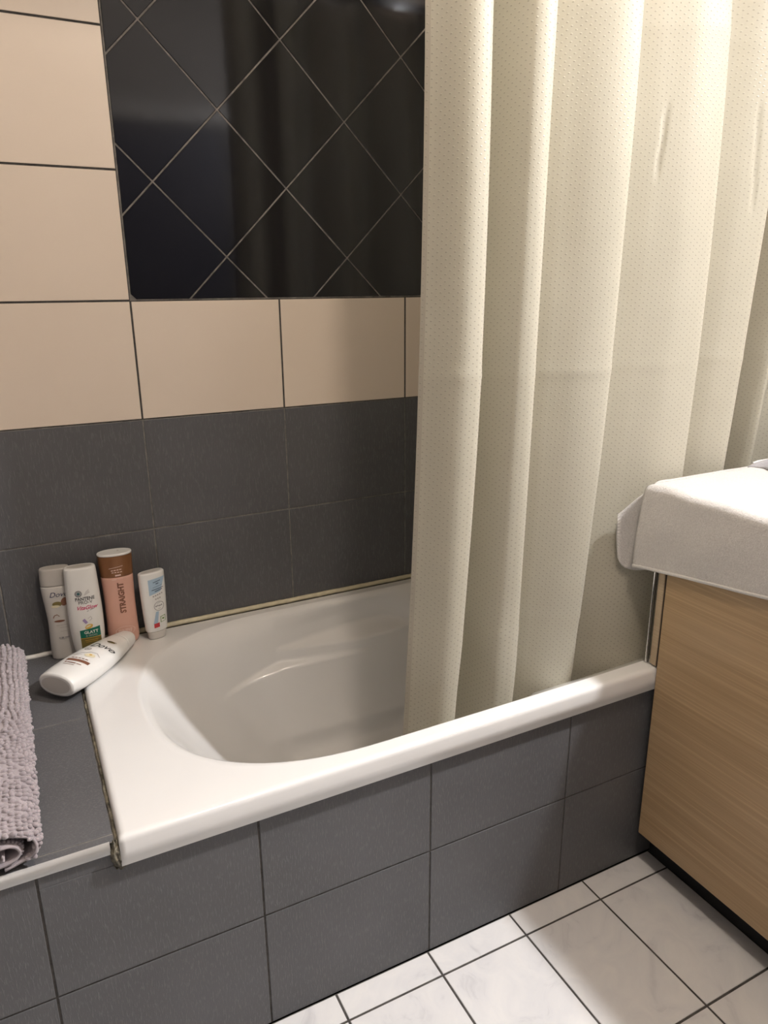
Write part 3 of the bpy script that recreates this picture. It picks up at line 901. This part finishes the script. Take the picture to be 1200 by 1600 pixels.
A.lines('small_print', [(-.010, .083, .014, .083, .0005), (-.004, .077, .014, .077, .0004), (-.003, .068, .012, .068, .0004)], I_TEXTG)
A.lines('size_mark', [(-.008, .053, -.005, .053, .0012), (-.003, .053, .002, .053, .0018), (.004, .053, .013, .053, .0012), (-.007, .050, .012, .050, .0004)], I_GREY)
# B: white shampoo bottle, standing on its cap
B = Bottle(empty('shampoo_bottle', (0.2950, 0.638, 0.5065), 'white shampoo bottle with green and olive label bands, second from the left', 'bottle', GRP, (0, 0, math.radians(-4))),
    [(0, .0285, .0185, 2.6), (.012, .0315, .020, 2.6), (.045, .0350, .0215, 2.5), (.09, .0362, .022, 2.5), (.14, .0352, .0215, 2.5), (.18, .0338, .020, 2.6), (.200, .0328, .0185, 2.7), (.207, .0312, .0165, 2.7)])
B.part('body', .0, .2065, P_WHITE)
B.ellipse('top_plate', 0, 0, .001, .001, P_WHITE).data.materials  # replaced below
bpy.data.objects.remove([o for o in B.root.children if o.name.startswith('top_plate')][0])
V = [(.026 * math.cos(t * math.pi / 18), .0105 * math.sin(t * math.pi / 18), .2067) for t in range(36)]; mesh('base_recess', V, [tuple(range(36))], P_FROST, parent=B.root, smooth=False)
B.ellipse('seal_mark', -.009, .150, .0075, .0075, I_GREY, ring=.55); B.ellipse('seal_mark', -.009, .150, .0035, .0035, inks('teal_ink', (.06, .14, .15)))
B.lines('wing_mark', [(.003, .146, .014, .151, .0006), (.004, .149, .014, .154, .0005), (.006, .152, .013, .157, .0005)], I_TEXTG)
B.text('brand_lettering', 'PANTENE', .003, .137, .0108, I_BLACK, bold=.0002, sx=.86)
B.text('brand_lettering', 'PRO-V', .003, .1285, .0108, I_BLACK, sx=.95)
B.text('script_lettering', 'VitaGlow', .004, .116, .0125, I_PINK, shear=.45, bold=.0002, sx=.9)
B.lines('small_print', [(.004, .107, .008, .1085, .0006), (.010, .109, .020, .112, .0006)], I_GREY)
B.patch('lower_band', [(-.016, .003), (.0262, .003), (.0262, .046), (-.016, .046)], I_OLIVE)
B.patch('upper_band', [(-.016, .044), (.0262, .044), (.0262, .068), (-.016, .063)], I_GREEN, eps=.0007)
B.text('band_lettering', 'GLATT', .007, .057, .0095, I_WHITE, bold=.0002, eps=.0011)
B.text('band_lettering', '& SEIDIG', .007, .0490, .0062, I_TEXTG, eps=.0011)
B.lines('gold_rule', [(-.016, .0438, .0262, .0438, .0006), (-.008, .038, .020, .038, .0005), (-.006, .034, .018, .034, .0004)], I_GOLD, eps=.001)
B.ellipse('capsule_picture', .004, .071, .0085, .0052, I_GOLD, rot=.35, eps=.0012); B.ellipse('capsule_picture', .003, .072, .006, .002, I_CREAM, rot=.35, eps=.0016)
B.patch('capsule_picture', [(-.008, .087), (-.002, .078), (.003, .081), (-.003, .091)], I_PURPLE, nx=4, nz=4, eps=.0008)
B.lines('capsule_outline', [(.006, .084, .012, .088, .0004), (.012, .088, .010, .094, .0004), (.004, .090, .010, .094, .0004)], I_TEXTG)
# C: salmon bottle with brown upper section
Cb = Bottle(empty('conditioner_bottle', (0.3715, 0.655, 0.5065), 'tall salmon pink bottle with brown upper part reading STRAIGHT', 'bottle', GRP, (0, 0, math.radians(-4))),
    [(0, .0265, .016, 2.3), (.006, .0315, .020, 2.3), (.02, .0340, .0215, 2.3), (.06, .0335, .021, 2.2), (.11, .0332, .0205, 2.2), (.16, .0345, .021, 2.2), (.20, .0362, .022, 2.2), (.2265, .0368, .022, 2.2)])
Cb.root.scale = (1, 1, .975)
Cb.part('body', 0, .1705, P_PINK); Cb.part('cap', .1708, .2215, P_BROWN, .0001, captop=False); Cb.part('cap_plate', .2216, .2275, P_WHITE, .0003)
V = [(.028 * math.cos(t * math.pi / 18), .0135 * math.sin(t * math.pi / 18), .22775) for t in range(36)]; mesh('plate_recess', V, [tuple(range(36))], P_WHITE, parent=Cb.root, smooth=False)
V = [(.008 + .002 * math.cos(t * math.pi / 6), .002 + .0012 * math.sin(t * math.pi / 6), .2281) for t in range(12)]; mesh('nozzle_hole', V, [tuple(range(12))], I_BROWN, parent=Cb.root, smooth=False)
Cb.text('name_lettering', 'STRAIGHT', .005, .1195, .0175, I_BROWN, rot=math.pi / 2, bold=.0007, sx=.93)
Cb.text('brand_lettering', 'Balea', .004, .036, .0145, I_PALEP, rot=math.pi, shear=.15, bold=.0003)
Cb.ellipse('logo_frame', .004, .036, .0215, .0115, I_PALEP, ring=.93)
Cb.lines('small_print', [(-.016, .194, .014, .198, .0005)] + [(-.012 + .006 * i, .1885 + .0004 * i, -.0075 + .006 * i, .1888 + .0004 * i, .0011) for i in range(4)] + [(-.011 + .006 * i, .1835, -.0068 + .006 * i, .1838, .0010) for i in range(4)] + [(-.004, .176, .008, .1765, .0017), (-.012, .166, -.002, .1665, .0008), (.001, .1668, .012, .167, .0004)], I_PALEP)
# D: small white bottle on its cap
D = Bottle(empty('toiletry_bottle', (0.4435, 0.642, 0.5065), 'small white bottle with pale blue label, standing on its cap beside the pink bottle', 'bottle', GRP, (0, 0, math.radians(14))),
    [(0, .0205, .0125, 2.3), (.018, .0222, .0135, 2.3), (.021, .0252, .0145, 2.3), (.05, .0272, .0158, 2.3), (.09, .0286, .0160, 2.4), (.13, .0296, .0155, 2.5), (.160, .0298, .0145, 2.6), (.1655, .0288, .0130, 2.6)])
D.part('cap', 0, .0190, P_GREY); D.part('body', .0195, .1655, P_WHITE)
V = [(.024 * math.cos(t * math.pi / 18), .009 * math.sin(t * math.pi / 18), .1657) for t in range(36)]; mesh('base_recess', V, [tuple(range(36))], P_GREY, parent=D.root, smooth=False)
D.patch('label_patch', [(-.015, .112), (.012, .118), (.026, .152), (-.015, .150)], I_BLUE)
D.lines('small_print', [(-.004, .142, .014, .145, .0007), (.002, .138, .009, .139, .0009), (-.006, .130, .018, .133, .0003), (-.009, .124, .020, .127, .0007), (-.002, .120, .017, .123, .0008)], I_NAVY, eps=.0009)
D.lines('product_print', [(-.008 + .0052 * i, .1085 + .001 * i, -.0045 + .0052 * i, .1092 + .001 * i, .0017) for i in range(5)] + [(-.003 + .005 * i, .101 + .0008 * i, .0005 + .005 * i, .1015 + .0008 * i, .0017) for i in range(3)], I_TEXTG, eps=.0009)
D.ellipse('logo_ring', .005, .083, .0125, .0115, I_GREY, ring=.9)
D.lines('logo_stroke', [(-.004 + .0045 * i, .083 + (.001 if i % 2 else -.0005), -.0008 + .0045 * i, .0845, .0016) for i in range(4)] + [(.0, .090, .008, .091, .0004), (.002, .0765, .008, .077, .0004)], I_GREY)
D.patch('blue_wave', [(-.012, .040), (-.002, .040), (.003, .070), (-.004, .070)], I_BLUE)
D.patch('red_badge', [(-.011, .030), (.002, .031), (.002, .042), (-.011, .041)], I_RED, eps=.0009)
D.patch('green_badge', [(.005, .041), (.018, .043), (.018, .058), (.005, .056)], I_LGREEN, eps=.0009); D.patch('green_badge_inner', [(.0065, .0425), (.0165, .044), (.0165, .0565), (.0065, .0548)], I_WHITE, eps=.0012); D.lines('green_badge_print', [(.009, .050, .014, .0505, .0022)], I_LGREEN, eps=.0015)
# E: large white bottle lying on its back across ledge and rim
eroot = empty('body_wash_bottle', (0.2130, 0.4640, 0.5315), 'large white bottle with brown label band, lying across the ledge and bath rim', 'bottle', GRP)
ex = Vector((.70, -.715, 0)).normalized(); ez = Vector((.715, .70, -0.012)).normalized(); ey = ez.cross(ex).normalized()
R3 = Matrix((ex, ey, ez)).transposed()   # local x -> across, y -> down, z -> along
eroot.rotation_euler = R3.to_euler()
Eb = Bottle(eroot, [(0, .0400, .0225, 2.3), (.006, .0440, .0250, 2.3), (.04, .0480, .0262, 2.3), (.09, .0475, .0258, 2.3), (.14, .0415, .0240, 2.3), (.18, .0325, .0215, 2.4), (.205, .0255, .0190, 2.5), (.225, .0215, .0165, 2.5), (.232, .0170, .0135, 2.5)])
Eb.part('body', 0, .1950, P_WHITE); Eb.part('cap', .1953, .2315, P_WHITE, -.0002)
V = [(.0345 * math.cos(t * math.pi / 18), .0175 * math.sin(t * math.pi / 18), -.0003) for t in range(35, -1, -1)]; mesh('base_recess', V, [tuple(range(36))], P_GREY, parent=eroot, smooth=False)
Eb.map0 = Eb.map; Eb.map = lambda x, z, eps=.0005: Eb.map0(x * 1.15 + .008, z * .88 - .006, eps)   # print spread over the wide front
Eb.text('brand_lettering', 'Dove', .001, .158, .0245, I_BLACK, shear=.3, bold=.0002, sx=.92)
Eb.ellipse('bird_mark', .004, .186, .0085, .004, I_OLIVE); Eb.lines('bird_mark', [(-.005, .186, .014, .189, .0009)], I_BLACK, eps=.001)
Eb.ellipse('seal_mark', -.016, .134, .0072, .0066, I_GREY, ring=.72); Eb.lines('seal_mark', [(-.019, .134, -.013, .134, .0016)], I_TEXTG)
Eb.lines('swoosh_picture', [(-.026, .098, -.016, .112, .0008), (-.016, .112, -.002, .121, .0010), (-.002, .121, .012, .122, .0009), (.012, .122, .022, .113, .0007), (-.026, .098, -.010, .104, .0005)], I_TEXTG)
Eb.ellipse('flower_picture', .005, .107, .011, .0075, I_CREAM); Eb.ellipse('flower_picture', .006, .109, .003, .0025, I_GOLD, eps=.001)
Eb.patch('title_band', [(-.026, .072), (.022, .072), (.022, .0815), (-.026, .0815)], I_BROWN)
Eb.lines('small_print', [(-.022 + .0075 * i, .087, -.0165 + .0075 * i, .087, .0013) for i in range(5)] + [(-.022, .064, -.018, .064, .0022), (-.016, .063, .002, .063, .0016), (.004, .063, .014, .063, .0008), (-.020, .055, .004, .055, .0006)], I_BROWN)

# ------------------------------------------------------------------ lamps
def emis(name, col, s):
    t = NT(name); t.base((0, 0, 0)); t.b.inputs['Emission Color'].default_value = (*col, 1); t.b.inputs['Emission Strength'].default_value = s
    return t.m
def sphere(name, r, m, parent, loc=(0, 0, 0), seg=24, rings=16):
    bm = bmesh.new(); bmesh.ops.create_uvsphere(bm, u_segments=seg, v_segments=rings, radius=r)
    for v in bm.verts: v.co += Vector(loc)
    return bm_obj(name, bm, m, parent, True)
aim = Vector(KEY_AIM).normalized()
wlm = empty('wall_lamp', KEY_POS, 'chrome spot lamp on the right wall above the vanity cabinet', 'lamp')
wlm.rotation_euler = aim.to_track_quat('Z', 'Y').to_euler()
def lathe(name, prof, m, parent, n=32):
    V = [(r * math.cos(2 * math.pi * i / n), r * math.sin(2 * math.pi * i / n), z) for r, z in prof for i in range(n)]
    F = [(k * n + i, k * n + (i + 1) % n, (k + 1) * n + (i + 1) % n, (k + 1) * n + i) for k in range(len(prof) - 1) for i in range(n)]
    return mesh(name, V, F, m, parent=parent)
hs = lathe('lamp_shade', [(.0001, -.05), (.030, -.05), (.036, -.045), (KEY_R + .006, .002), (KEY_R + .006, .006), (KEY_R + .003, .006), (KEY_R + .003, .0), (.0001, -.003)], CHROME, wlm)
V = [(KEY_R * math.cos(t * math.pi / 14), KEY_R * math.sin(t * math.pi / 14), .002) for t in range(28)]
mesh('lit_disc', V, [tuple(range(28))], emis('lit_lamp_disc', KEY_COL, KEY_STRENGTH), parent=wlm, smooth=False)
wi = wlm.rotation_euler.to_matrix().inverted()
tube([wi @ Vector((XR - .003 - KEY_POS[0], 0, .0)), wi @ Vector((XR - .012 - KEY_POS[0], 0, 0))], .04, CHROME, 'backplate', wlm, n=28)
tube([wi @ Vector((XR - .011 - KEY_POS[0], 0, 0)), Vector((0, 0, -.045))], .008, CHROME, 'arm', wlm)
flm = empty('fill_lamp', (FILL_POS[0], FILL_POS[1], ZC - .002), 'added fill lamp, an unseen round globe under the ceiling in the middle of the room', 'lamp')  # unseen fill lamp, added to brighten the back wall, wood and bottles
tube([(0, 0, 0), (0, 0, -.018)], .06, TRIMW, 'fill_plate', flm, n=32)
sphere('fill_globe', FILL_R * .65, emis('fill_glow', FILL_COL, FILL_STRENGTH), flm, (0, 0, -.018 - FILL_R * .64), 20, 12)
